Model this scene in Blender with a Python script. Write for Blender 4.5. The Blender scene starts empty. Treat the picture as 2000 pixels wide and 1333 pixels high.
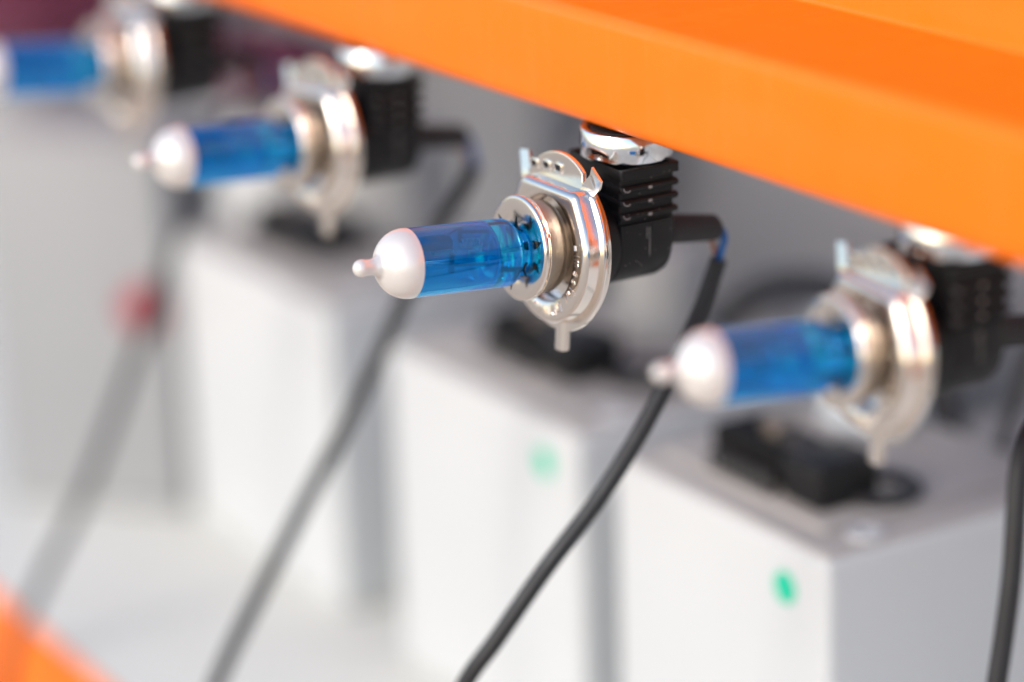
import bpy, bmesh, math, random
from mathutils import Vector, Matrix
random.seed(4)
S = 0.001                       # everything below is written in millimetres
PI = math.pi
sc = bpy.context.scene
col = sc.collection

# ------------------------------------------------------------------ camera
# world: X along the rack beam (towards the near end), Y into the rack, Z up.
# origin of the millimetre coordinates = flange centre of the bulb in focus; it hangs 1.12 m above the ground
H0 = 1120.0
def W(x, y, z): return Vector((x * S, y * S, (z + H0) * S))
cam_d = bpy.data.cameras.new('camera')
cam = bpy.data.objects.new('camera', cam_d); col.objects.link(cam)
MX = ((0.52731746, 0.24417728, -0.81382661), (0.84901594, -0.18895118, 0.49342617), (-0.03329004, -0.951144, -0.30694766))
m = Matrix([[MX[r][0], -MX[r][1], -MX[r][2]] for r in range(3)])   # camera right / up / back in world axes
cam.matrix_world = Matrix.Translation(W(563.25, -358.52, 191.26)) @ m.to_4x4()
cam_d.lens = 100.0; cam_d.sensor_width = 36.0
cam_d.clip_start = 0.02; cam_d.clip_end = 2000
cam_d.dof.use_dof = True
cam_d.dof.focus_distance = 0.674
cam_d.dof.aperture_fstop = 3.1
cam_d.dof.aperture_blades = 9
sc.camera = cam

# ------------------------------------------------------------------ sky, sun, exposure
SUN_DIR = Vector((0.12, -0.82, 0.50)).normalized()      # from the scene towards the sun
w = bpy.data.worlds.new('World'); sc.world = w; w.use_nodes = True
nt = w.node_tree; nt.nodes.clear()
sky = nt.nodes.new('ShaderNodeTexSky'); sky.sky_type = 'NISHITA'; sky.sun_disc = False
sky.sun_elevation = math.asin(SUN_DIR.z)
sky.sun_rotation = math.atan2(SUN_DIR.x, SUN_DIR.y)
sky.dust_density = 1.6; sky.air_density = 1.0; sky.ozone_density = 1.0
bg = nt.nodes.new('ShaderNodeBackground'); bg.inputs['Strength'].default_value = 0.15
wo = nt.nodes.new('ShaderNodeOutputWorld')
nt.links.new(sky.outputs[0], bg.inputs[0]); nt.links.new(bg.outputs[0], wo.inputs[0])
sd = bpy.data.lights.new('sun', 'SUN'); sd.energy = 0.75; sd.angle = math.radians(14); sd.color = (1.0, 0.965, 0.93)
sun = bpy.data.objects.new('sun', sd); col.objects.link(sun)
sun.rotation_euler = SUN_DIR.to_track_quat('Z', 'Y').to_euler()
vs = sc.view_settings
vs.view_transform = 'Standard'; vs.look = 'None'; vs.gamma = 1.0; vs.exposure = 0.78
sc.cycles.max_bounces = 14; sc.cycles.transmission_bounces = 12; sc.cycles.glossy_bounces = 8
sc.cycles.sample_clamp_indirect = 6.0
sc.cycles.use_denoising = True

# ------------------------------------------------------------------ materials
MATS = {}
def mat(name, base, rough=0.5, metal=0.0, bump=None, noise=None, **kw):
    """principled; noise=(scale, amount) mottles the colour, bump=(scale, strength, distance)"""
    m = bpy.data.materials.new(name); m.use_nodes = True
    n = m.node_tree; p = n.nodes['Principled BSDF']
    p.inputs['Base Color'].default_value = (*base, 1)
    p.inputs['Roughness'].default_value = rough
    p.inputs['Metallic'].default_value = metal
    for k, v in kw.items():
        p.inputs[k.replace('_', ' ')].default_value = v
    tc = n.nodes.new('ShaderNodeTexCoord')
    if noise:
        t = n.nodes.new('ShaderNodeTexNoise'); t.inputs['Scale'].default_value = noise[0]; t.inputs['Detail'].default_value = 6
        n.links.new(tc.outputs['Object'], t.inputs['Vector'])
        mr = n.nodes.new('ShaderNodeMapRange'); mr.inputs[1].default_value = .3; mr.inputs[2].default_value = .7
        mr.inputs[3].default_value = 1 - noise[1]; mr.inputs[4].default_value = 1 + noise[1] * .6
        n.links.new(t.outputs[0], mr.inputs[0])
        mx = n.nodes.new('ShaderNodeVectorMath'); mx.operation = 'SCALE'; mx.inputs[0].default_value = base
        n.links.new(mr.outputs[0], mx.inputs['Scale']); n.links.new(mx.outputs[0], p.inputs['Base Color'])
        r2 = n.nodes.new('ShaderNodeMapRange'); r2.inputs[1].default_value = .3; r2.inputs[2].default_value = .7
        r2.inputs[3].default_value = rough * .85; r2.inputs[4].default_value = min(1, rough * 1.2)
        n.links.new(t.outputs[0], r2.inputs[0]); n.links.new(r2.outputs[0], p.inputs['Roughness'])
    if bump:
        t = n.nodes.new('ShaderNodeTexNoise'); t.inputs['Scale'].default_value = bump[0]; t.inputs['Detail'].default_value = 4
        if len(bump) > 3:
            mp = n.nodes.new('ShaderNodeMapping'); mp.inputs['Scale'].default_value = bump[3]
            n.links.new(tc.outputs['Object'], mp.inputs[0]); n.links.new(mp.outputs[0], t.inputs['Vector'])
        else:
            n.links.new(tc.outputs['Object'], t.inputs['Vector'])
        b = n.nodes.new('ShaderNodeBump'); b.inputs['Strength'].default_value = bump[1]; b.inputs['Distance'].default_value = bump[2]
        n.links.new(t.outputs[0], b.inputs['Height']); n.links.new(b.outputs[0], p.inputs['Normal'])
    MATS[name] = m
    return m
ORANGE = mat('orange_powder_coat', (0.95, 0.18, 0.0006), 0.42, bump=(420, .16, .0005, (.35, 1, 1)), noise=(16, .045), Specular_IOR_Level=0.35)
NICKEL = mat('polished_nickel', (0.93, 0.84, 0.75), 0.14, 1.0, bump=(900, .05, .0002))
SATIN = mat('satin_nickel', (0.40, 0.345, 0.29), 0.38, 1.0, bump=(1500, .25, .0003, (.15, 1, .15)), noise=(250, .10))
CHROME = mat('chrome_plate', (0.86, 0.88, 0.90), 0.07, 1.0, bump=(500, .06, .0003))
def smudge(m, base):
    n = m.node_tree; p = n.nodes['Principled BSDF']; L = n.links.new
    tc = n.nodes.new('ShaderNodeTexCoord')
    def streak(sc_, lo, hi, o0, o1, det=5):
        mp = n.nodes.new('ShaderNodeMapping'); mp.inputs['Scale'].default_value = sc_
        t = n.nodes.new('ShaderNodeTexNoise'); t.inputs['Scale'].default_value = 1; t.inputs['Detail'].default_value = det
        L(tc.outputs['Object'], mp.inputs[0]); L(mp.outputs[0], t.inputs['Vector'])
        r = n.nodes.new('ShaderNodeMapRange'); r.inputs[1].default_value = lo; r.inputs[2].default_value = hi
        r.inputs[3].default_value = o0; r.inputs[4].default_value = o1
        L(t.outputs[0], r.inputs[0]); return r.outputs[0]
    a = streak((320, 40, 34), .52, .8, 0, .05)            # vertical rub marks
    b = streak((9, 9, 30), .48, .72, 0, .07, 8)           # broad dusty film
    c = streak((2600, 2600, 2600), .71, .77, 0, .35, 2)   # specks
    s1 = n.nodes.new('ShaderNodeMath'); s1.operation = 'ADD'; L(a, s1.inputs[0]); L(b, s1.inputs[1])
    s2 = n.nodes.new('ShaderNodeMath'); s2.operation = 'ADD'; L(s1.outputs[0], s2.inputs[0]); L(c, s2.inputs[1])
    mx = n.nodes.new('ShaderNodeMix'); mx.data_type = 'RGBA'
    mx.inputs[6].default_value = (*base, 1); mx.inputs[7].default_value = (.95, .42, .16, 1)
    L(s2.outputs[0], mx.inputs[0]); L(mx.outputs[2], p.inputs['Base Color'])
    rr = streak((60, 60, 18), .35, .7, .34, .52); L(rr, p.inputs['Roughness'])
smudge(ORANGE, (0.95, 0.178, 0.0004))
PEARL = mat('pearl_paint', (0.80, 0.75, 0.70), 0.32, 0.3, bump=(700, .05, .0003), noise=(90, .04), Coat_Weight=0.5, Coat_Roughness=0.15)
BLACK = mat('black_moulded_plastic', (0.007, 0.0065, 0.007), 0.46, bump=(1800, .12, .0002), noise=(300, .2), Specular_IOR_Level=0.35)
RUBBER = mat('black_rubber', (0.016, 0.016, 0.018), 0.48, bump=(900, .15, .0003), noise=(120, .2))
SLEEVE = mat('black_sleeve', (0.03, 0.028, 0.028), 0.7, bump=(1500, .3, .0003), noise=(200, .2))
DUST = mat('pale_scuff', (0.35, 0.33, 0.32), 0.8)
BLUEW = mat('blue_wire_skin', (0.01, 0.12, 0.38), 0.4, noise=(300, .1))
BROWNW = mat('brown_wire_skin', (0.33, 0.13, 0.07), 0.45, noise=(300, .1))
DARKST = mat('dark_spring_steel', (0.05, 0.06, 0.065), 0.22, 1.0, bump=(900, .1, .0003))
TUNG = mat('tungsten', (0.9, 0.9, 0.92), 0.35, 1.0, noise=(900, .2))
SHIELD = mat('shield_metal', (0.30, 0.07, 0.12), 0.3, 0.6, noise=(300, .08))  # orange beam's purplish red reflection is put into the base colour
WHITE = mat('white_plastic', (0.56, 0.575, 0.58), 0.45, bump=(400, .08, .0005), noise=(14, .025))
LID = mat('beige_grey_plastic', (0.40, 0.38, 0.36), 0.5, bump=(500, .15, .0005), noise=(30, .06))
GREYP = mat('grey_painted_metal', (0.33, 0.335, 0.34), 0.5, bump=(300, .1, .0005), noise=(8, .05))
BACKP = mat('mid_grey_panel', (0.48, 0.482, 0.485), 0.55, noise=(5, .10), bump=(200, .1, .0006))
GREEN = mat('green_paper', (0.0, 0.50, 0.30), 0.55, noise=(200, .04))
RED = mat('red_plastic', (0.34, 0.008, 0.025), 0.4, noise=(90, .06))
MAROON = mat('maroon_cloth', (0.11, 0.018, 0.045), 0.85, noise=(22, .4), bump=(120, .5, .003))
DECK = mat('pale_laminate', (0.62, 0.62, 0.575), 0.5, noise=(7, .05), bump=(300, .1, .0005))
FROST = mat('frosted_plastic', (0.60, 0.66, 0.70), 0.3, noise=(20, .06))
GROUND = mat('warm_concrete', (0.52, 0.44, 0.355), 0.85, noise=(1.7, .16), bump=(60, .4, .004))

def glass_mat():
    m = bpy.data.materials.new('blue_coated_glass'); m.use_nodes = True
    n = m.node_tree; n.nodes.clear(); L = n.links.new
    out = n.nodes.new('ShaderNodeOutputMaterial')
    g = n.nodes.new('ShaderNodeBsdfPrincipled')
    g.inputs['Base Color'].default_value = (0.0, 0.76, 1.0, 1)
    g.inputs['Roughness'].default_value = 0.015; g.inputs['IOR'].default_value = 1.42; g.inputs['Specular IOR Level'].default_value = 0.15
    g.inputs['Transmission Weight'].default_value = 1.0
    d = n.nodes.new('ShaderNodeBsdfTranslucent'); d.inputs[0].default_value = (0.0, 0.42, 1.0, 1)
    d2 = n.nodes.new('ShaderNodeBsdfDiffuse'); d2.inputs[0].default_value = (0.0, 0.42, 1.0, 1)
    a = n.nodes.new('ShaderNodeMixShader'); a.inputs[0].default_value = 0.5
    L(d.outputs[0], a.inputs[1]); L(d2.outputs[0], a.inputs[2])
    mx = n.nodes.new('ShaderNodeMixShader'); mx.inputs[0].default_value = 0.25
    L(g.outputs[0], mx.inputs[1]); L(a.outputs[0], mx.inputs[2])
    gl = n.nodes.new('ShaderNodeBsdfAnisotropic'); gl.inputs['Color'].default_value = (0.0, 0.40, 1.0, 1); gl.inputs['Roughness'].default_value = 0.03
    m2 = n.nodes.new('ShaderNodeMixShader'); m2.inputs[0].default_value = 0.15       # dichroic coating mirrors the blue
    L(mx.outputs[0], m2.inputs[1]); L(gl.outputs[0], m2.inputs[2]); L(m2.outputs[0], out.inputs[0])
    return m
GLASS = glass_mat()

# ------------------------------------------------------------------ mesh helpers (all in mm)
def link(name, bm, material, parent=None, loc=None, smooth=True, ang=35):
    me = bpy.data.meshes.new(name)
    bmesh.ops.recalc_face_normals(bm, faces=bm.faces[:])
    bm.to_mesh(me); bm.free()
    me.transform(Matrix.Scale(S, 4))
    me.materials.append(material)
    if smooth:
        me.polygons.foreach_set('use_smooth', [True] * len(me.polygons))
        me.set_sharp_from_angle(angle=math.radians(ang))
    o = bpy.data.objects.new(name, me); col.objects.link(o)
    if parent is not None: o.parent = parent
    if loc is not None: o.location = loc
    return o
def tag(o, label, cat, group=None):
    o['label'] = label; o['category'] = cat
    if group: o['group'] = group
    return o
def empty(name, loc, rot=(0, 0, 0)):
    o = bpy.data.objects.new(name, None); col.objects.link(o)
    o.location = loc; o.rotation_euler = rot; o.empty_display_size = .01
    return o
def lathe(bm, prof, axis='Y', seg=64, off=(0, 0)):
    """prof: (r, a) pairs; closed onto the axis where r == 0"""
    rings = []
    for r, a in prof:
        if r < 1e-6:
            co = {'Y': (off[0], a, off[1]), 'Z': (off[0], off[1], a)}[axis]
            rings.append([bm.verts.new(co)])
        else:
            ring = []
            for k in range(seg):
                t = 2 * PI * k / seg
                c, s = r * math.cos(t), r * math.sin(t)
                ring.append(bm.verts.new((off[0] + c, a, off[1] + s) if axis == 'Y' else (off[0] + c, off[1] + s, a)))
            rings.append(ring)
    for A, B in zip(rings, rings[1:]):
        if len(A) == 1 and len(B) == 1: continue
        for k in range(seg):
            k2 = (k + 1) % seg
            if len(A) == 1: bm.faces.new((A[0], B[k], B[k2]))
            elif len(B) == 1: bm.faces.new((A[k], B[0], A[k2]))
            else: bm.faces.new((A[k], B[k], B[k2], A[k2]))
    return bm
def arc(cx, cy, r, a0, a1, n=6):
    return [(cx + r * math.cos(math.radians(a0 + (a1 - a0) * i / n)), cy + r * math.sin(math.radians(a0 + (a1 - a0) * i / n))) for i in range(n + 1)]
def prism(bm, loops, place):
    """stack of loops of 2-D points: loops = [(h, pts)], place(u, v, h) -> xyz ; caps both ends"""
    vs = [[bm.verts.new(place(u, v, h)) for u, v in pts] for h, pts in loops]
    for A, B in zip(vs, vs[1:]):
        for k in range(len(A)):
            k2 = (k + 1) % len(A)
            bm.faces.new((A[k], A[k2], B[k2], B[k]))
    bm.faces.new(vs[0][::-1]); bm.faces.new(vs[-1])
def box(bm, x0, x1, y0, y1, z0, z1, bev=0, seg=2, mtx=None):
    r = bmesh.ops.create_cube(bm, size=1)
    vv = r['verts']
    for v in vv:
        v.co = Vector((x0 + (v.co.x + .5) * (x1 - x0), y0 + (v.co.y + .5) * (y1 - y0), z0 + (v.co.z + .5) * (z1 - z0)))
    if bev:
        es = list({e for v in vv for e in v.link_edges})
        g = bmesh.ops.bevel(bm, geom=es, offset=bev, segments=seg, affect='EDGES', profile=.5)
        vv = list({v for f in g['faces'] for v in f.verts} | {v for v in vv if v.is_valid})
    if mtx is not None:
        seen = set(); st = [v for v in vv if v.is_valid]
        while st:
            v = st.pop()
            if v in seen: continue
            seen.add(v)
            st += [e.other_vert(v) for e in v.link_edges]
        for v in seen: v.co = mtx @ v.co
    return bm
def smooth_path(pts, n=10):
    P = [Vector(p) for p in pts]
    P = [P[0] * 2 - P[1]] + P + [P[-1] * 2 - P[-2]]
    out = []
    for i in range(1, len(P) - 2):
        for k in range(n):
            t = k / n
            a, b, c, d = P[i - 1], P[i], P[i + 1], P[i + 2]
            out.append(.5 * ((2 * b) + (c - a) * t + (2 * a - 5 * b + 4 * c - d) * t * t + (-a + 3 * b - 3 * c + d) * t ** 3))
    out.append(P[-2])
    return out
def tube(bm, pts, r, seg=12, n=10, smooth=True, caps=True):
    P = smooth_path(pts, n) if smooth else [Vector(p) for p in pts]
    T0 = (P[1] - P[0]).normalized()
    nrm = T0.orthogonal().normalized()
    rings = []
    for i, p in enumerate(P):
        T = (P[min(i + 1, len(P) - 1)] - P[max(i - 1, 0)]).normalized()
        nrm = (nrm - T * nrm.dot(T)).normalized(); bn = T.cross(nrm)
        rr = r(i / (len(P) - 1)) if callable(r) else r
        rings.append([bm.verts.new(p + nrm * rr * math.cos(2 * PI * k / seg) + bn * rr * math.sin(2 * PI * k / seg)) for k in range(seg)])
    for A, B in zip(rings, rings[1:]):
        for k in range(seg):
            bm.faces.new((A[k], A[(k + 1) % seg], B[(k + 1) % seg], B[k]))
    if caps: bm.faces.new(rings[0][::-1]); bm.faces.new(rings[-1])
    return bm
def copy_tree(o, parent=None):
    c = o.copy(); col.objects.link(c)
    if parent is not None: c.parent = parent
    for ch in [q for q in bpy.data.objects if q.parent == o]: copy_tree(ch, c)
    return c

# ------------------------------------------------------------------ the setting: ground, deck, panel, rack
bm = bmesh.new()
lathe(bm, [(0, 0), (3000, 0), (30000, 0), (400000, 0)], 'Z', 96)
g = link('ground', bm, GROUND, loc=(0, 0, 0)); g['kind'] = 'structure'
ORG = W(0, 0, 0)

def beam(name, y0, z0, h1, ledge, h2, depth, x0, x1):
    """stepped rack beam: front face, rounded corner, ledge, recessed upper face; extruded along X"""
    r = 3.6; q = 4.5
    y2 = y0 + ledge
    pts = []
    pts += arc(y0 + q, z0 + q, q, 270, 180, 5)                 # bottom front edge
    pts += arc(y0 + r, z0 + h1 - r, r, 180, 90, 8)            # top front edge
    pts += arc(y2 - 1.2, z0 + h1 + 1.2, 1.2, 270, 360, 4)   # inner corner fillet
    pts += arc(y2 + r, z0 + h1 + h2 - r, r, 180, 90, 6)
    pts += arc(y0 + depth - r, z0 + h1 + h2 - r, r, 90, 0, 5)
    pts += arc(y0 + depth - q, z0 + q, q, 0, -90, 5)
    bm = bmesh.new()
    n = 24
    prism(bm, [(x0 + (x1 - x0) * i / n, pts) for i in range(n + 1)], lambda u, v, h: (h, u, v))
    return link(name, bm, ORANGE, loc=ORG, ang=30)
b = beam('rack_beam', 6, 28.6, 28.6, 46, 96, 62, -1450, 700)  # upper face made taller, out of view, to keep sky off the ledge
tag(b, 'upper orange stepped steel rack beam with the blue bulbs hanging under it', 'beam')
bm = bmesh.new()
pts = arc(-13, -298, 2, 270, 180, 4) + arc(-13.6, -223.4, 1.4, 180, 90, 4) + [(-12.2, -222)] + [(-12.2, -240.2)] + arc(35, -242.2, 2, 90, 0, 4) + arc(35, -298, 2, 0, -90, 4)
prism(bm, [(-1450 + 2150 * i / 12, pts) for i in range(13)], lambda u, v, h: (h, u, v))
b = link('rack_beam', bm, ORANGE, loc=ORG, ang=30)
tag(b, 'lower orange rack beam in front of the white shelf, cut by the bottom left corner', 'beam')
bm = bmesh.new(); box(bm, -1450, 700, -12, 420, -240, -222, 1.5)
d = link('shelf_deck', bm, DECK, loc=ORG); d['kind'] = 'structure'
bm = bmesh.new(); box(bm, -1450, 700, 345, 357, -221.8, 160, 2)
p = link('back_panel', bm, BACKP, loc=ORG); p['kind'] = 'structure'
for x in (-1480, 730):
    e = empty('rack_post', W(x, 30, -H0))
    bm = bmesh.new()
    pts = [(-28, -30), (28, -30), (28, 40), (18, 40), (18, -20), (-18, -20), (-18, 40), (-28, 40)]
    prism(bm, [(0, pts), (H0 + 260, pts)], lambda u, v, h: (u, v, h))
    link('upright', bm, ORANGE, e)
    bm = bmesh.new(); box(bm, -50, 50, -50, 60, .5, 6, 1)
    link('foot_plate', bm, ORANGE, e)
    tag(e, ('left' if x < 0 else 'right') + ' orange upright post carrying the rack beams', 'post')

# ------------------------------------------------------------------ halogen bulb (prototype)
# local mm frame: flange centre at origin, axis along -Y towards the tip
STROKES = {
    'L': ([[(0, 1), (0, 0), (.55, 0)]], .8), 'i': ([[(0, 0), (0, .6)], [(0, .82), (0, .9)]], .3),
    'm': ([[(0, 0), (0, .62)], [(0, .5), (.18, .63), (.34, .55), (.34, 0)], [(.34, .5), (.52, .63), (.68, .55), (.68, 0)]], .95),
    'a': ([[(.05, .58), (.3, .64), (.44, .5), (.44, 0)], [(.44, .32), (.12, .32), (0, .15), (.14, 0), (.44, .1)]], .7),
    's': ([[(.42, .54), (.2, .63), (.02, .5), (.1, .36), (.36, .28), (.42, .12), (.22, 0), (0, .08)]], .66),
    't': ([[(.15, .9), (.15, .1), (.26, 0), (.36, .03)], [(0, .62), (.34, .62)]], .54),
    'r': ([[(0, 0), (0, .62)], [(0, .42), (.18, .62), (.32, .6)]], .5),
    'D': ([[(0, 0), (0, 1), (.35, .95), (.55, .7), (.55, .3), (.35, .05), (0, 0)]], .85),
    'R': ([[(0, 0), (0, 1), (.42, .95), (.5, .72), (.38, .52), (0, .5)], [(.26, .5), (.55, 0)]], .85),
    'I': ([[(0, 0), (0, 1)]], .34), 'A': ([[(0, 0), (.3, 1), (.6, 0)], [(.1, .35), (.5, .35)]], .85),
    'Z': ([[(0, 1), (.55, 1), (0, 0), (.55, 0)]], .8), ' ': ([], .55), '4': ([[(.42, 0), (.42, 1), (0, .3), (.6, .3)]], .8)}
def build_bulb():
    root = empty('halogen_bulb', (0, 0, 0))
    # pearl coated tip: dome and the sealed-off pip
    bm = bmesh.new()
    R = 8.42
    prof = [(7.2, -45.0), (R, -45.0), (R, -45.4)]
    prof += [(R * math.cos(math.radians(a)), -45.4 - R * .93 * math.sin(math.radians(a))) for a in range(6, 76, 6)]
    y = prof[-1][1]; r = prof[-1][0]
    prof += [(2.5, y - .5), (2.1, y - 1.0), (1.92, y - 1.9), (1.92, y - 3.4), (2.1, y - 4.1)]
    yb = y - 4.5
    prof += [(2.1 * math.cos(math.radians(a)), yb - 2.1 * math.sin(math.radians(a))) for a in range(0, 90, 12)] + [(0, yb - 2.1)]
    lathe(bm, prof + [], 'Y', 64)
    t = link('tip_coating', bm, PEARL, root, ang=60)
    # glass envelope: one closed solid with a hollow chamber
    bm = bmesh.new()
    prof = [(0, -13.2), (5.6, -13.2), (6.1, -14.2), (5.9, -15.0), (5.5, -15.6), (5.6, -16.2)]
    prof += [(8.3 - 2.6 + 2.6 * math.cos(math.radians(a)), -19.1 + 2.6 * math.sin(math.radians(a))) for a in range(84, -1, -12)]
    prof += [(8.3, -24), (8.3, -32), (8.3, -40), (8.3, -44.95), (7.3, -44.95), (7.3, -40), (7.3, -32), (7.3, -25.2)]
    prof += [(7.1, -24.2), (6.5, -23.4), (5.4, -22.9), (3.8, -22.7), (2.2, -23.4), (0, -22.9)]
    lathe(bm, prof, 'Y', 72)
    link('glass_envelope', bm, GLASS, root, ang=50)
    # pinch inside the solid glass end: pale ridges
    for pts, rr in ([(-.6, -13.5, 6.3), (-.6, -30.5, 6.9)], .42), ([(.5, -13.5, 1.2), (.5, -28.2, 1.6)], .40), ([(0, -13.5, -2.2), (0, -33.0, -.8)], .42):
        bm = bmesh.new(); tube(bm, [Vector(p) - Vector((0, 0, .9)) for p in pts], rr, 8, 4)
        link('lead_wire', bm, TUNG if rr == .40 else DARKST, root)
    bm = bmesh.new()
    tube(bm, [(-.6, -30.6, 7.2), (-.6, -30.6, 3.6)], .6, 8, 3); box(bm, -1.1, -.1, -31.1, -30.2, 4.2, 6.6, .1)
    link('filament_post', bm, DARKST, root)
    bm = bmesh.new()
    tube(bm, [(0, -33.0, .9), (0, -33.2, -3.4)], .6, 8, 3); box(bm, -.6, .6, -33.7, -32.5, -3.6, -1.2, .15)
    link('filament_post', bm, DARKST, root)
    bm = bmesh.new(); box(bm, -.2, 1.2, -28.6, -27.2, -.2, 1.5, .15); link('wire_clip', bm, TUNG, root)
    for y0, y1, z, turns, lead in ((-30.6, -25.2, 3.3, 7, (.5, -25.1, .8)), (-38.9, -33.4, 2.2, 8, (0, -33.1, .6))):
        bm = bmesh.new(); pts = []
        for k in range(turns * 8 + 1):
            t = k / (turns * 8)
            pts.append((1.0 * math.cos(t * turns * 2 * PI), y0 + (y1 - y0) * t, z + 1.0 * math.sin(t * turns * 2 * PI)))
        pts.append(lead)
        tube(bm, pts, .24, 5, smooth=False)
        link('filament_coil', bm, TUNG, root)
    bm = bmesh.new()                                # spoon-shaped shield over the low-beam coil
    P = []; nn = 10
    outer = [(2.5 * math.cos(math.radians(-25 + 230 * k / nn)), 2.2 * math.sin(math.radians(-25 + 230 * k / nn))) for k in range(nn + 1)]
    inner = [(a * .88, b * .88) for a, b in reversed(outer)]
    prism(bm, [(h, [(a * s, b * s) for a, b in outer + inner]) for h, s in ((-42.6, .55), (-41.8, .85), (-40.5, 1), (-36, 1), (-34.6, .92), (-33.9, .6))], lambda u, v, h: (u + .3, h, v + 3.9))
    tube(bm, [(.3, -34.3, 6.0), (0, -31, 7.1)], .25, 6, 3)
    link('beam_shield', bm, SHIELD, root)
    # polished front ring with its rim, rear barrel
    bm = bmesh.new()
    prof = [(0, -13.0), (5.9, -13.0), (6.4, -13.3), (6.5, -14.4), (6.9, -14.75), (12.1, -14.75), (12.55, -14.6), (12.85, -14.3), (12.85, -13.2), (12.6, -13.0), (12.6, -12.6), (12.2, -12.4), (0, -12.4)]
    lathe(bm, prof, 'Y', 96, (0, .7)); link('front_ring', bm, NICKEL, root, ang=60)
    bm = bmesh.new()
    prof = [(0, -12.35), (11.5, -12.35), (11.5, -9.0), (11.25, -7.5), (10.6, -6.4), (9.8, -5.8), (9.2, -5.6), (9.2, .4), (0, .4)]
    lathe(bm, prof, 'Y', 96, (0, .6)); link('barrel', bm, SATIN, root, ang=50)
    bm = bmesh.new()                                 # two pressed nibs on ring rim
    for a in (28, -142, -60):
        M = Matrix.Rotation(-math.radians(a), 4, 'Y')
        box(bm, 12.9, 13.5, -13.7, -12.8, -.5, .5, .15, 2, M)
    link('rim_nib', bm, NICKEL, root)
    # star claws between ring and glass neck
    for k in range(7):
        a = math.radians(22 + 360 / 7 * k)
        bm = bmesh.new()
        ca, sa = math.cos(a), math.sin(a)
        def P3(rad, tan, y): return (rad * ca - tan * sa, y - .5, rad * sa + tan * ca + .4)
        v = [P3(5.7, -1.1, -14.3), P3(5.7, 1.1, -14.3), P3(6.4, .8, -15.6), P3(6.4, -.8, -15.6), P3(9.6, 0, -16.4)]
        w2 = [P3(5.5, -1.1, -14.5), P3(5.5, 1.1, -14.5), P3(6.2, .8, -15.9), P3(6.2, -.8, -15.9), P3(9.5, 0, -16.6)]
        A = [bm.verts.new(p) for p in v]; B = [bm.verts.new(p) for p in w2]
        bm.faces.new((A[0], A[1], A[2], A[3])); bm.faces.new((A[3], A[2], A[4]))
        bm.faces.new((B[3], B[2], B[1], B[0])); bm.faces.new((B[4], B[2], B[3]))
        for i, j in ((0, 1), (1, 2), (2, 4), (4, 3), (3, 0)): bm.faces.new((A[i], B[i], B[j], A[j]))
        link('claw', bm, DARKST, root, smooth=False)
    # raised collar plate: circle r 18.5 with a flat top, hollow round the barrel
    def outline(r, zt, n=72):
        out = []
        for k in range(n):
            a = 2 * PI * k / n
            b = a if a <= PI / 2 else PI - a
            rr = r
            if a <= PI:
                if b > math.radians(31): rr = min(r / math.cos(b - math.radians(31)), zt / math.sin(b))
            out.append((rr * math.cos(a), rr * math.sin(a)))
        return out
    hole = [(13.0 * math.cos(2 * PI * k / 72), 13.0 * math.sin(2 * PI * k / 72)) for k in range(72)]
    bm = bmesh.new()
    loops = [(-3.6, hole), (-6.6, hole), (-7.05, [(a * 1.03, b * 1.03) for a, b in hole]), (-7.1, outline(16.9, 14.3)), (-6.95, outline(17.6, 15.0)), (-6.4, outline(18.2, 15.6)),
             (-5.6, outline(18.5, 15.9)), (-3.2, outline(18.6, 16.0)), (-2.5, outline(19.0, 16.3))]
    vsx = [[bm.verts.new((u, h, v)) for u, v in pts] for h, pts in loops]
    for A, B in zip(vsx, vsx[1:]):
        for k in range(72): bm.faces.new((A[k], A[(k + 1) % 72], B[(k + 1) % 72], B[k]))
    link('collar_plate', bm, NICKEL, root, ang=50)
    # flange disc with wide top lobe
    bm = bmesh.new()
    def flange(r, grow):
        out = []
        for k in range(144):
            a = 360 * k / 144
            rr = r
            d = abs((a - 99 + 180) % 360 - 180)
            if 37 < d < 52: rr = r - 1.6 * math.sin(PI * (d - 36) / 16)
            if d < 36: rr = r + grow + 1.6 * math.cos(math.radians(d / 36 * 90)) ** .6
            out.append((rr * math.cos(math.radians(a)), rr * math.sin(math.radians(a))))
        return out
    prism(bm, [(-2.95, flange(20.0, .9)), (-3.0, flange(20.2, .9)), (-2.85, flange(20.7, .9)), (-2.4, flange(20.9, .9)), (-1.9, flange(20.9, .9)), (-1.7, flange(20.7, .9))], lambda u, v, h: (u, h, v))
    link('flange_disc', bm, NICKEL, root, ang=40)
    bm = bmesh.new()                                 # stepped lip behind the disc
    lathe(bm, [(12, -1.05), (19.2, -1.05), (19.5, -.8), (19.5, -.2), (19.2, .1), (12, .1)], 'Y', 96); link('rear_lip', bm, NICKEL, root)
    # embossed squares in the lobe
    for i, x in enumerate((-10.3, -5.4, -.7)):
        bm = bmesh.new()
        M = Matrix.Rotation(math.radians((-5, -3, -1)[i]), 4, 'Y')
        box(bm, x - 1.7, x + 1.7, -3.25, -2.8, 18.1, 20.7, .4, 2, M)
        q = link('embossed_square', bm, NICKEL, root)
        bm = bmesh.new(); box(bm, x - 1.05, x + 1.05, -3.33, -3.2, 18.7, 20.1, .06, 1, M)
        link('hole_dark_patch', bm, BLACK, q)  # black plate set proud; its colour stands in for a hole's darkness
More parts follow.
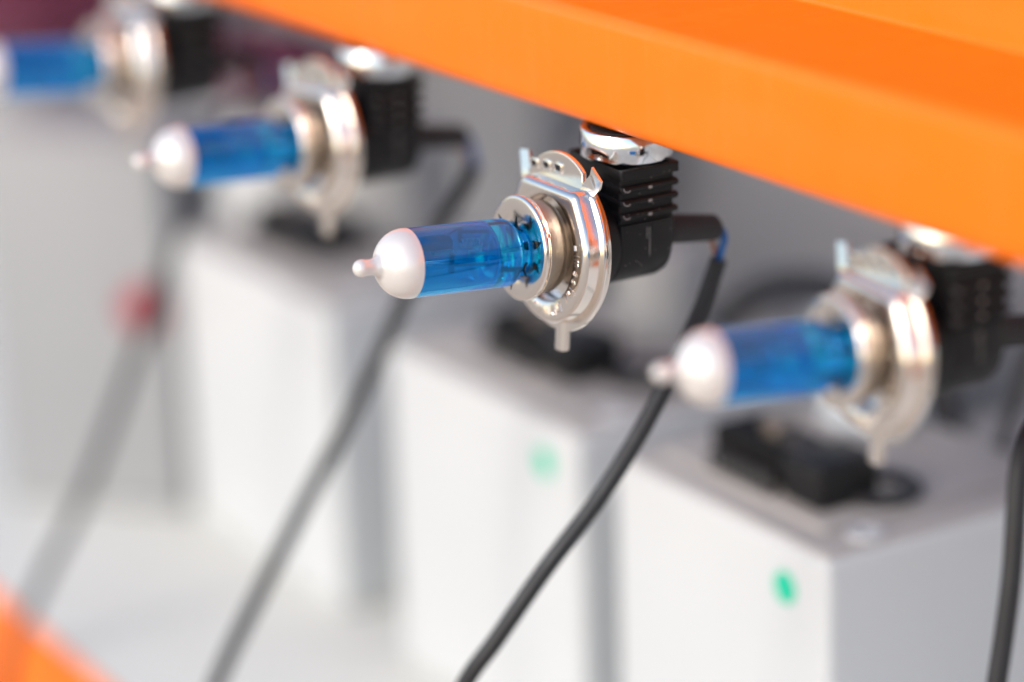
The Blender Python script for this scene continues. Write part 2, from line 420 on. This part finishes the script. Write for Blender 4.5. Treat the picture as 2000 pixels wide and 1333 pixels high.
    # bent ears and bottom tab
    def strip(name, pts, half, th, side):
        """ribbon of sheet metal through pts (centre line), width vector side"""
        bm = bmesh.new(); s = Vector(side).normalized() * half
        P = smooth_path(pts, 6); rings = []
        for i, p in enumerate(P):
            T = (P[min(i + 1, len(P) - 1)] - P[max(i - 1, 0)]).normalized()
            nn_ = T.cross(s).normalized() * th / 2
            rings.append([bm.verts.new(q) for q in (p + s + nn_, p - s + nn_, p - s - nn_, p + s - nn_)])
        for A, B in zip(rings, rings[1:]):
            for k in range(4): bm.faces.new((A[k], A[(k + 1) % 4], B[(k + 1) % 4], B[k]))
        bm.faces.new(rings[0][::-1]); bm.faces.new(rings[-1])
        bmesh.ops.bevel(bm, geom=bm.edges[:], offset=.12, segments=1, affect='EDGES') if False else None
        return link(name, bm, NICKEL, root, ang=30)
    strip('ear', [(-15.0, -2.6, 13.0), (-16.6, -2.2, 15.0), (-18.8, -1.2, 17.6), (-20.9, -.3, 19.8)], 2.1, .7, (1, 0, .15))
    strip('ear', [(10.6, -2.5, 14.6), (12.0, -2.4, 16.6), (13.9, -2.2, 18.6), (15.6, -2.8, 21.0)], 2.3, .6, (.75, .12, -.66))
    bm = bmesh.new()
    tube(bm, [(2.8, -2.4, -18.0), (2.8, -2.4, -21.0), (2.8, -2.4, -23.8), (2.8, -2.4, -24.9), (2.8, -2.35, -25.3)], lambda t: 2.5 if t < .9 else 1.9, 20, 5)
    for v in bm.verts: v.co.y = -2.4 + (v.co.y + 2.4) * .55
    link('bottom_tab', bm, NICKEL, root, ang=40)
    # stamped lettering round the collar
    bm = bmesh.new()
    Ht = 2.5; Rt = 14.7; ang = math.radians(15)
    for ch in 'Limastar DRIII4 A Z':
        st, adv = STROKES[ch]
        for poly in st:
            pts = []
            for u, v in poly:
                a = ang - u * Ht / Rt; rr = Rt - .75 + v * Ht
                pts.append(Vector((rr * math.cos(a), -7.12, rr * math.sin(a))))
            if len(pts) > 1: tube(bm, pts, .13, 5, smooth=False)
        ang -= adv * Ht * 1.28 / Rt
    link('stamped_lettering', bm, NICKEL, root)
    return root
bulb = build_bulb()

# ------------------------------------------------------------------ magnetic socket (prototype): origin at the same point as the bulb's flange centre
def build_socket():
    root = empty('bulb_socket', (0, 0, 0))
    X0, X1, Y0, Y1 = -11.4, 12.0, 7.9, 25.0
    xc = (X0 + X1) / 2; hw = (X1 - X0) / 2
    # lower body with rounded underside
    def U(grow, ztop, zc, rb):
        pts = [(hw + grow, ztop)]
        pts += [(xc_ * 1.0, z_) for xc_, z_ in [((hw + grow) * math.cos(math.radians(a)) ** .8 if math.cos(math.radians(a)) > 0 else -((hw + grow) * abs(math.cos(math.radians(a))) ** .8), zc - (rb + grow) * abs(math.sin(math.radians(a))) ** .9) for a in [i * 7.5 for i in range(0, 25)]]]
        pts += [(-(hw + grow), ztop)]
        return [(xc + a, b) for a, b in pts]
    bm = bmesh.new()
    zt, zc, rb = 6.2, 1.5, 12.4
    loops = [(Y0, U(-1.0, zt, zc, rb)), (Y0 + .35, U(-.35, zt, zc, rb)), (Y0 + 1.1, U(0, zt, zc, rb)), (Y1 - 3.4, U(0, zt, zc, rb)), (Y1 - 1.4, U(-.6, zt, zc, rb)), (Y1 - .3, U(-1.9, zt, zc, rb)), (Y1, U(-2.6, zt, zc, rb))]
    prism(bm, loops, lambda u, v, h: (u, h, v)); link('lower_housing', bm, BLACK, root, ang=32)
    # upper box: open tray, core wall
    bm = bmesh.new()
    zt0, zt1 = 6.25, 18.6
    o = [(X0, Y0), (X1, Y0), (X1, Y1), (X0, Y1)]
    def rr_(grow, r=.8):
        x0, x1, y0, y1 = X0 - grow, X1 + grow, Y0 - grow * .2, Y1 + grow
        return arc(x1 - r, y1 - r, r, 0, 90, 3) + arc(x0 + r, y1 - r, r, 90, 180, 3) + arc(x0 + r, y0 + r, r, 180, 270, 3) + arc(x1 - r, y0 + r, r, 270, 360, 3)
    loops = [(zt0, rr_(-.9)), (17.3, rr_(-.9)), (17.7, rr_(.1)), (19.9, rr_(.1)), (20.1, rr_(-.1)), (20.1, rr_(-1.3)), (19.9, rr_(-1.45)), (16.4, rr_(-1.6))]
    prism(bm, loops, lambda u, v, h: (u, v, h)); link('upper_housing', bm, BLACK, root, ang=32)
    for z0, z1 in ((7.3, 9.2), (10.7, 12.6), (14.1, 16.0)):
        bm = bmesh.new()
        a, b = rr_(-.95), rr_(.15)
        prism(bm, [(z0, a), (z0 + .15, rr_(-.2)), (z0 + .6, b), (z1 - .6, b), (z1 - .15, rr_(-.2)), (z1, a)], lambda u, v, h: (u, v, h))
        link('grip_rib', bm, BLACK, root, ang=32)
    bm = bmesh.new()                                  # pale mould flash on rib ends
    for z0, z1 in ((7.3, 9.2), (10.7, 12.6), (14.1, 16.0)):
        zm = (z0 + z1) / 2
        tube(bm, [(X1 + .0, Y0 + .75, zm + .7), (X1 + .15, Y0 + 1.0, zm), (X1 + .15, Y0 + 2.0, zm - .35), (X1 + .1, Y0 + 2.6, zm)], .13, 5, 4)
        box(bm, X1 + .0, X1 + .2, 15.9, 16.9, zm - .4, zm + .3, .05)
    tube(bm, [(X1 - .02, 16.4, 4.8), (X1 - .02, 16.4, -2.2)], .09, 5, 3)
    tube(bm, [(X1 - .02, 15.6, 4.9), (X1 - .02, 15.6, 2.0)], .08, 5, 3)
    rs = random.Random(23)
    for _ in range(26):
        y_, z_ = rs.uniform(Y0 + 1, Y1 - 2), rs.uniform(-6, 19.5)
        q_ = rs.uniform(.05, .11); xo = .12 if z_ > 6.3 else 0
        box(bm, X1 - .06 + xo, X1 + .02 + xo, y_ - q_, y_ + q_, z_ - q_, z_ + q_)
    link('mould_seam', bm, DUST, root)
    bm = bmesh.new(); box(bm, X1 - .3, X1 + .12, 16.5, 17.3, 2.0, 5.4, .1); link('notch', bm, BLACK, root)
    bm = bmesh.new()                                  # round front mouth behind the flange
    lathe(bm, [(9, .6), (11.4, .6), (11.8, 1.1), (11.8, 7.0), (11.4, 7.95), (9, 7.95)], 'Y', 64, (0.6, .6)); link('socket_mouth', bm, BLACK, root)
    # pot magnet
    bm = bmesh.new()
    lathe(bm, [(0, 16.6), (8.5, 16.6), (8.5, 20.9), (11.0, 20.9), (11.25, 21.05), (11.35, 21.4), (11.35, 27.5), (11.1, 27.8), (9.9, 27.8), (9.6, 27.5), (9.5, 26.9), (0, 26.9)], 'Z', 80, (1.0, 16.8))
    mg = link('pot_magnet', bm, CHROME, root, ang=40)
    bm = bmesh.new(); lathe(bm, [(0, 26.95), (8.9, 26.95), (8.9, 27.9), (0, 27.9)], 'Z', 48, (1.0, 16.8)); link('magnet_core', bm, RUBBER, mg)
    # cable outlet, wires
    bm = bmesh.new()
    tube(bm, [(1.5, 22.5, 0.0), (1.6, 27, -.3), (1.8, 30, -.8), (2, 37, -1.8), (2.2, 42.0, -2.5), (2.2, 42.8, -2.6)], lambda t: 4.0 - .75 * t - (1.1 * ((t - .9) / .1) ** 2 if t > .9 else 0), 24, 8)
    lathe(bm, [(0, 24.0), (4.9, 24.0), (4.9, 25.6), (0, 26)], 'Y', 28, (1.5, -.1)); 
    tube(bm, [(1.5, 24, 4.4), (1.6, 27.2, 4.6)], 1.1, 10, 3)
    link('cable_sleeve', bm, SLEEVE, root)
    return root
sock = build_socket()

# wires and cable differ per socket (each hangs its own way), so they are built on each copy
def wires(root, path, width=2.2):
    q = Matrix.Rotation(root.rotation_euler.y, 4, 'Y').inverted()      # the cable hangs plumb even where the socket sits askew
    path = [q @ (Vector(p) + Vector((.8, 0, 0))) for p in path]
    a = Vector((2.2, 43.6, -2.7)); c = Vector(path[0])
    bm = bmesh.new()
    tube(bm, [a + Vector((0, -1.5, .3)), a + Vector((.6, .9, -.6)), a + Vector((1.0, 1.6, -3.2)), c + Vector((.3, .2, 1.2)), c + Vector((0, 0, -2))], 1.05, 12, 6)
    link('blue_wire', bm, BLUEW, root)
    bm = bmesh.new()
    tube(bm, [a + Vector((-.9, -2.2, -1.4)), a + Vector((-.7, -1.2, -3.2)), c + Vector((-.9, -.2, 1.0)), c + Vector((-.4, 0, -2))], .75, 10, 6)
    link('brown_wire', bm, BROWNW, root)
    bm = bmesh.new()
    tube(bm, path, width, 16, 10)
    link('cable', bm, RUBBER, root)

TILT = math.radians(-4.5)
BULBS = [  # x, y, z of the flange centre, tilt, roll, yaw, label
    (0, 0, 0, TILT, math.radians(0), math.radians(-.5),
     'blue halogen bulb with pearl tip, sharp in focus at the middle of the photo', 'black square socket on a chrome magnet, sharp in focus, behind the middle blue bulb'),
    (112.6, 8, 0.8, TILT, math.radians(0), math.radians(-6.5),
     'blurred blue bulb nearest at right, its pearl tip in front of the black cable', 'blurred black socket at the right edge behind the nearest blue bulb'),
    (-123.3, 0, 2.2, math.radians(-3.8), math.radians(-4), math.radians(1),
     'blurred blue bulb next to the left of the sharp one, pearl tip fully in view', 'blurred black socket with chrome magnet, next to the left of the sharp one'),
    (-249.4, 0, 3.0, math.radians(-5.5), math.radians(5), math.radians(-4),
     'most blurred blue bulb cut by the upper left edge of the photo', 'most blurred black socket at the top left, its top hidden above the frame'),
]
CABLES = [
    [(-2.2, 46.5, -12.5), (-3.0, 45.2, -17), (-2.6, 40.0, -26.8), (-.2, 25.0, -46.5), (-2.1, 10.0, -67.0), (-6.0, -6.0, -86), (-11.2, -18.0, -104.0), (-17, -25.5, -118), (-30, -34, -150), (-60, -46, -230), (-90, -50, -330), (-98, -54, -620), (-94, -60, -1000), (-115, -80, -1115), (-200, -110, -1117.5)],
    [(-1.0, 46.5, -12.5), (1, 44, -20), (6, 33, -29), (9.5, 28, -55), (9.8, 24, -80), (10.5, 18, -109), (9, 0, -158), (0, -28, -215), (-6, -40, -260), (-8, -44, -330), (-16, -48, -620), (-12, -54, -1000), (-33, -74, -1115), (-118, -104, -1117.5)],
    [(-1.0, 47.5, -12.5), (-5, 46, -20), (-9.9, 38.0, -34), (-17.7, 30.0, -57), (-27.7, 20.0, -85.6), (-33, 6.0, -112), (-31, -14.0, -139), (-26, -34.0, -164), (-30.4, -48.0, -199), (-50, -52, -260), (-60, -52, -330), (-68, -56, -620), (-64, -62, -1000), (-85, -82, -1115), (-170, -112, -1117.5)],
    [(-1.5, 47.5, -12.5), (-16, 47, -17), (-38, 44, -30), (-53.9, 40.0, -55.3), (-58.8, 34.0, -75.5), (-66.5, 28.0, -98.5), (-75, 18.0, -130), (-78.5, 0.0, -169.0), (-76, -20.0, -197), (-74, -34.0, -222), (-76, -40.0, -270), (-80, -40, -330), (-88, -44, -620), (-84, -50, -1000), (-105, -70, -1115), (-190, -100, -1117.5)],
]
for i, (x, y, z, tx, ry, rz, lb, ls) in enumerate(BULBS):
    b = bulb if i == 0 else copy_tree(bulb)
    b.location = W(x, y, z); b.rotation_euler = (tx, ry, rz); b.scale = [(1.0, .95, 1.0, 1.02)[i]] * 3
    tag(b, lb, 'bulb', 'halogen bulbs hanging under the orange beam')
socks = [sock] + [copy_tree(sock) for _ in BULBS[1:]]
for i, (x, y, z, tx, ry, rz, lb, ls) in enumerate(BULBS):
    s_ = socks[i]
    s_.location = W(x - .8, y, 0); s_.rotation_euler = (0, math.radians((2.6, 1.0, 2.0, .5)[i]), 0)
    tag(s_, ls, 'bulb socket', 'magnetic bulb sockets under the orange beam')
    wires(s_, CABLES[i], (2.3, 2.3, 2.4, 2.3)[i])

# ------------------------------------------------------------------ boxes on the shelf
def white_box(x1, w_, y0, dep, top, material, label, sticker=GREEN, tops=True):
    """local origin at the front right bottom corner"""
    hgt = top + 222 - .0
    root = empty('equipment_box', W(x1, y0, -222 + .3))
    bm = bmesh.new(); box(bm, -w_, 0, 0, dep, 0, hgt - 1.2, 3.0, 4)
    link('body', bm, material, root, ang=40)
    bm = bmesh.new()
    box(bm, -w_ + 1.6, -1.6, 1.6, dep - 1.6, hgt - 4, hgt, 1.4, 3)
    lid = link('lid', bm, LID, root, ang=40)
    bm = bmesh.new()
    box(bm, -w_ + 9, -14, 10, dep - 7, hgt - .6, hgt + 2.0, 1.6, 3)
    link('lid_panel', bm, LID, root, ang=40)
    # small raised mould line low on the front
    bm = bmesh.new(); box(bm, -22, -3.2, -.4, 3, hgt - 66, hgt - 64.4, .3); link('mould_line', bm, material, root)
    if sticker:
        bm = bmesh.new(); lathe(bm, [(0, -.25), (4.8, -.25), (4.95, -.1), (4.95, .05), (0, .05)], 'Y', 40, (-18.8, hgt - 14.6))
        link('round_sticker', bm, sticker, root)
    bm = bmesh.new(); lathe(bm, [(0, .5), (4.2, .5), (4.4, 1.0), (5.2, 1.0), (5.5, .5), (5.5, -.5), (0, -.5)], 'Z', 36, (-8.0, 19.5))
    for v in bm.verts: v.co.z += hgt
    link('vent_cap', bm, WHITE, root)
    tag(root, label, 'box', 'boxes standing in a row on the shelf')
    return root, hgt
G4, _ = white_box(-3.2, 104, 82, 96, -104, WHITE, 'white box nearest at lower right with a clear green dot sticker on its front')
G3, _ = white_box(-127.5, 118, 82, 96, -104, WHITE, 'white box in the middle with a blurred green dot, under the sharp bulb')
G2, _ = white_box(-292, 126, 84, 96, -104, WHITE, 'strongly blurred white box at left beside the red button, between two cables', None)

# plug blocks lying on the boxes: black ribbed connector + ring + frosted jar
def plug(x, y, z, rz, label, sc_=1.0):
    root = empty('ribbed_plug', W(x, y, z), (0, 0, rz))
    bm = bmesh.new(); box(bm, 0, 52, 0, 16, .2, 11, 1.5, 3); link('plug_body', bm, BLACK, root)
    for k in range(9):
        bm = bmesh.new(); box(bm, 3 + k * 3.6, 5 + k * 3.6, -1.0, 17, 1.5, 12.4, .5, 2)
        link('plug_rib', bm, BLACK, root)
    bm = bmesh.new(); lathe(bm, [(0, 9), (5.5, 9), (6, 9.5), (6, 15), (5.4, 15.6), (0, 15.6)], 'Z', 32, (20, 11)); link('cap', bm, SATIN, root)
    bm = bmesh.new(); box(bm, 38, 56, -3, 19, .1, 14, 2, 3); link('plug_head', bm, BLACK, root)
    bm = bmesh.new()
    pts = [(6 + 30 * t + 2.2 * math.cos(t * 44), -4.5 + 2.2 * math.sin(t * 44) * .4, 3.3 + 2.4 * math.sin(t * 44)) for t in [k / 90 for k in range(91)]]
    tube(bm, pts, .75, 6, smooth=False); link('coiled_tail', bm, RUBBER, root)
    bm = bmesh.new(); box(bm, 24, 50, 4, 12, 13, 18, 1.6, 3, Matrix.Rotation(math.radians(6), 4, 'Y')); link('latch', bm, SLEEVE, root)
    tag(root, label, 'plug', 'black plugs on top of the boxes')
    return root
plug(-82, 100, -101.8, math.radians(0), 'black ribbed plug on top of the nearest white box at lower right')
plug(-217, 104, -101.8, math.radians(0), 'blurred black plug on top of the middle white box, below the sharp bulb')
plug(-394, 106, -101.8, math.radians(0), 'strongly blurred black plug on the left white box, below the second bulb')
def ring_item(x, y, z, label):
    root = empty('seal_ring', W(x, y, z))
    bm = bmesh.new(); lathe(bm, [(7, .3), (12, .2), (13, 1), (13, 2.5), (12, 3.4), (8, 3.4), (7, 2.6), (7, .3)], 'Z', 48); link('ring', bm, RUBBER, root)
    bm = bmesh.new(); lathe(bm, [(0, .3), (6.9, .3), (6.9, 1.8), (0, 2.2)], 'Z', 32); link('centre', bm, SATIN, root)
    tag(root, label, 'ring', 'black rings on top of the boxes')
ring_item(-30, 121, -101.8, 'black flat ring beside the plug on the nearest white box')
ring_item(-152, 125, -101.8, 'blurred black ring on the middle white box')
def jar(x, y, r, h, z, label, material=FROST):
    root = empty('round_canister', W(x, y, z))
    bm = bmesh.new(); lathe(bm, [(0, .2), (r - 1.5, .2), (r, 1.7), (r, h - 3), (r - 2, h - .6), (0, h - .6)], 'Z', 48); link('canister_body', bm, material, root)
    bm = bmesh.new(); lathe(bm, [(0, h - .6), (r * .8, h - .6), (r * .8, h + 2), (0, h + 2.4)], 'Z', 40); link('canister_cap', bm, LID, root)
    tag(root, label, 'canister', 'pale canisters behind the plugs')
jar(-80, 158, 15, 30, -101.9, 'pale bluish canister on the nearest white box, right of the black plug')
jar(-99, 236, 22, 92, -221.8, 'pale bluish canister standing behind the nearest white box at the right edge')
jar(-190, 158, 16, 28, -101.9, 'blurred grey canister on the middle white box behind its plug', GREYP)
jar(-362, 150, 24, 40, -101.9, 'strongly blurred light grey canister on the left white box', GREYP)
# hoses: dark loops behind
def hose(label, pts, r=3, m_=None):
    bm = bmesh.new(); tube(bm, pts, r, 12, 12)
    o = link('black_hose', bm, m_ or RUBBER, loc=ORG)
    tag(o, label, 'hose')
hose('thin dark hose standing up between the pale canisters at right', [(-20, 344, -20), (-24, 250, -30), (-28, 195, -46), (-34, 183, -68), (-37, 178, -88), (-37, 173, -102)], 2.2)
hose('wide black hose arching in the blur between the sharp and the nearest bulb', [(-272, 222, -219), (-264, 218, -160), (-240, 220, -122), (-205, 222, -101), (-165, 222, -97), (-130, 222, -108), (-112, 220, -150), (-106, 218, -217)], 6)
hose('blurred dark hose behind the second socket at upper left', [(-214, 344, -10), (-222, 200, -34), (-240, 160, -75), (-262, 170, -98), (-300, 175, -120), (-320, 190, -160), (-326, 192, -219)], 4)

# grey cabinet at the left with a red button, turned towards the camera
c = empty('grey_cabinet', W(-481, 28.8, -222 + .3), (0, 0, math.radians(42)))
bm = bmesh.new(); box(bm, 0, 80, 0, 60, 0, 150, 3, 3); link('cabinet_body', bm, GREYP, c)
bm = bmesh.new(); lathe(bm, [(0, -6), (7, -6), (8.5, -5), (9, 0), (0, 0)], 'Y', 36, (69, 86)); link('red_button', bm, RED, c)
bm = bmesh.new(); box(bm, 3, 77, 3, 57, 149, 152, 1); link('cabinet_lid', bm, LID, c)
tag(c, 'grey cabinet with a red button at the left, fully out of focus', 'cabinet')

c = empty('carton', W(-560, 262, -222 + .3), (0, 0, math.radians(8)))
bm = bmesh.new(); box(bm, 0, 105, 0, 50, 0, 165, 2, 2); link('carton_body', bm, GREYP, c)
bm = bmesh.new(); box(bm, -1, 106, -1, 51, 150, 168, 1); link('carton_lid', bm, FROST, c)
tag(c, 'pale out-of-focus carton in the far background just under the orange beam', 'carton')

# maroon padded bundles at the far top left
for (x, y, z, rx, ry, rz_, lb) in ((-955, 250, -111, 95, 45, 55, 'dark maroon cloth bundle in the top left corner'), (-610, 235, -94, 55, 28, 22, 'small dark maroon bundle behind the beam left of the second socket')):
    bm = bmesh.new()
    bmesh.ops.create_icosphere(bm, subdivisions=4, radius=1)
    for v in bm.verts:
        n_ = 1 + .08 * math.sin(v.co.x * 7 + v.co.y * 5) + .05 * math.sin(v.co.z * 11 + v.co.x * 3)
        v.co = Vector((v.co.x * rx * n_, v.co.y * ry * n_, max(v.co.z, -.8) * rz_ * n_))
    o = link('cloth_bundle', bm, MAROON, loc=W(x, y, z), ang=80)
    tag(o, lb, 'cloth bundle')

# far clutter between the back panel and the boxes
hose('dark cable drooping far behind at the left edge under the furthest bulb', [(-600, 344, 30), (-625, 280, -20), (-668, 245, -70), (-705, 236, -115), (-735, 225, -160), (-770, 215, -221)], 4)
hose('grey conduit bending far behind the second socket', [(-430, 330, 60), (-428, 325, -20), (-432, 315, -80), (-455, 290, -135), (-500, 260, -215)], 7, GREYP)
for k, (x, y, w_, h_, d_, m_, a_, lb) in enumerate((
        (-1050, 205, 190, 64, 90, GREYP, 0, 'low grey block carrying the maroon bundle at the top left'),
        (-665, 205, 110, 104, 58, WHITE, 0, 'pale block carrying the small maroon bundle behind the second socket'),
        (-760, 250, 70, 95, 50, WHITE, 20, 'pale blurred block at the upper left behind the grey cabinet'),
        (-345, 285, 60, 72, 40, LID, -12, 'beige blurred block behind the left and middle white boxes'),
        (-255, 268, 46, 104, 34, FROST, 9, 'small pale blurred block behind the sharp bulb'))):
    e = empty('storage_block', W(x, y, -221.7), (0, 0, math.radians(a_)))
    bm = bmesh.new(); box(bm, 0, w_, 0, d_, 0, h_, 4, 3); link('block_body', bm, m_, e)
    bm = bmesh.new(); box(bm, 4, w_ - 4, 4, d_ - 4, h_ - .5, h_ + 5, 2, 2); link('block_lid', bm, GREYP, e)
    tag(e, lb, 'block')
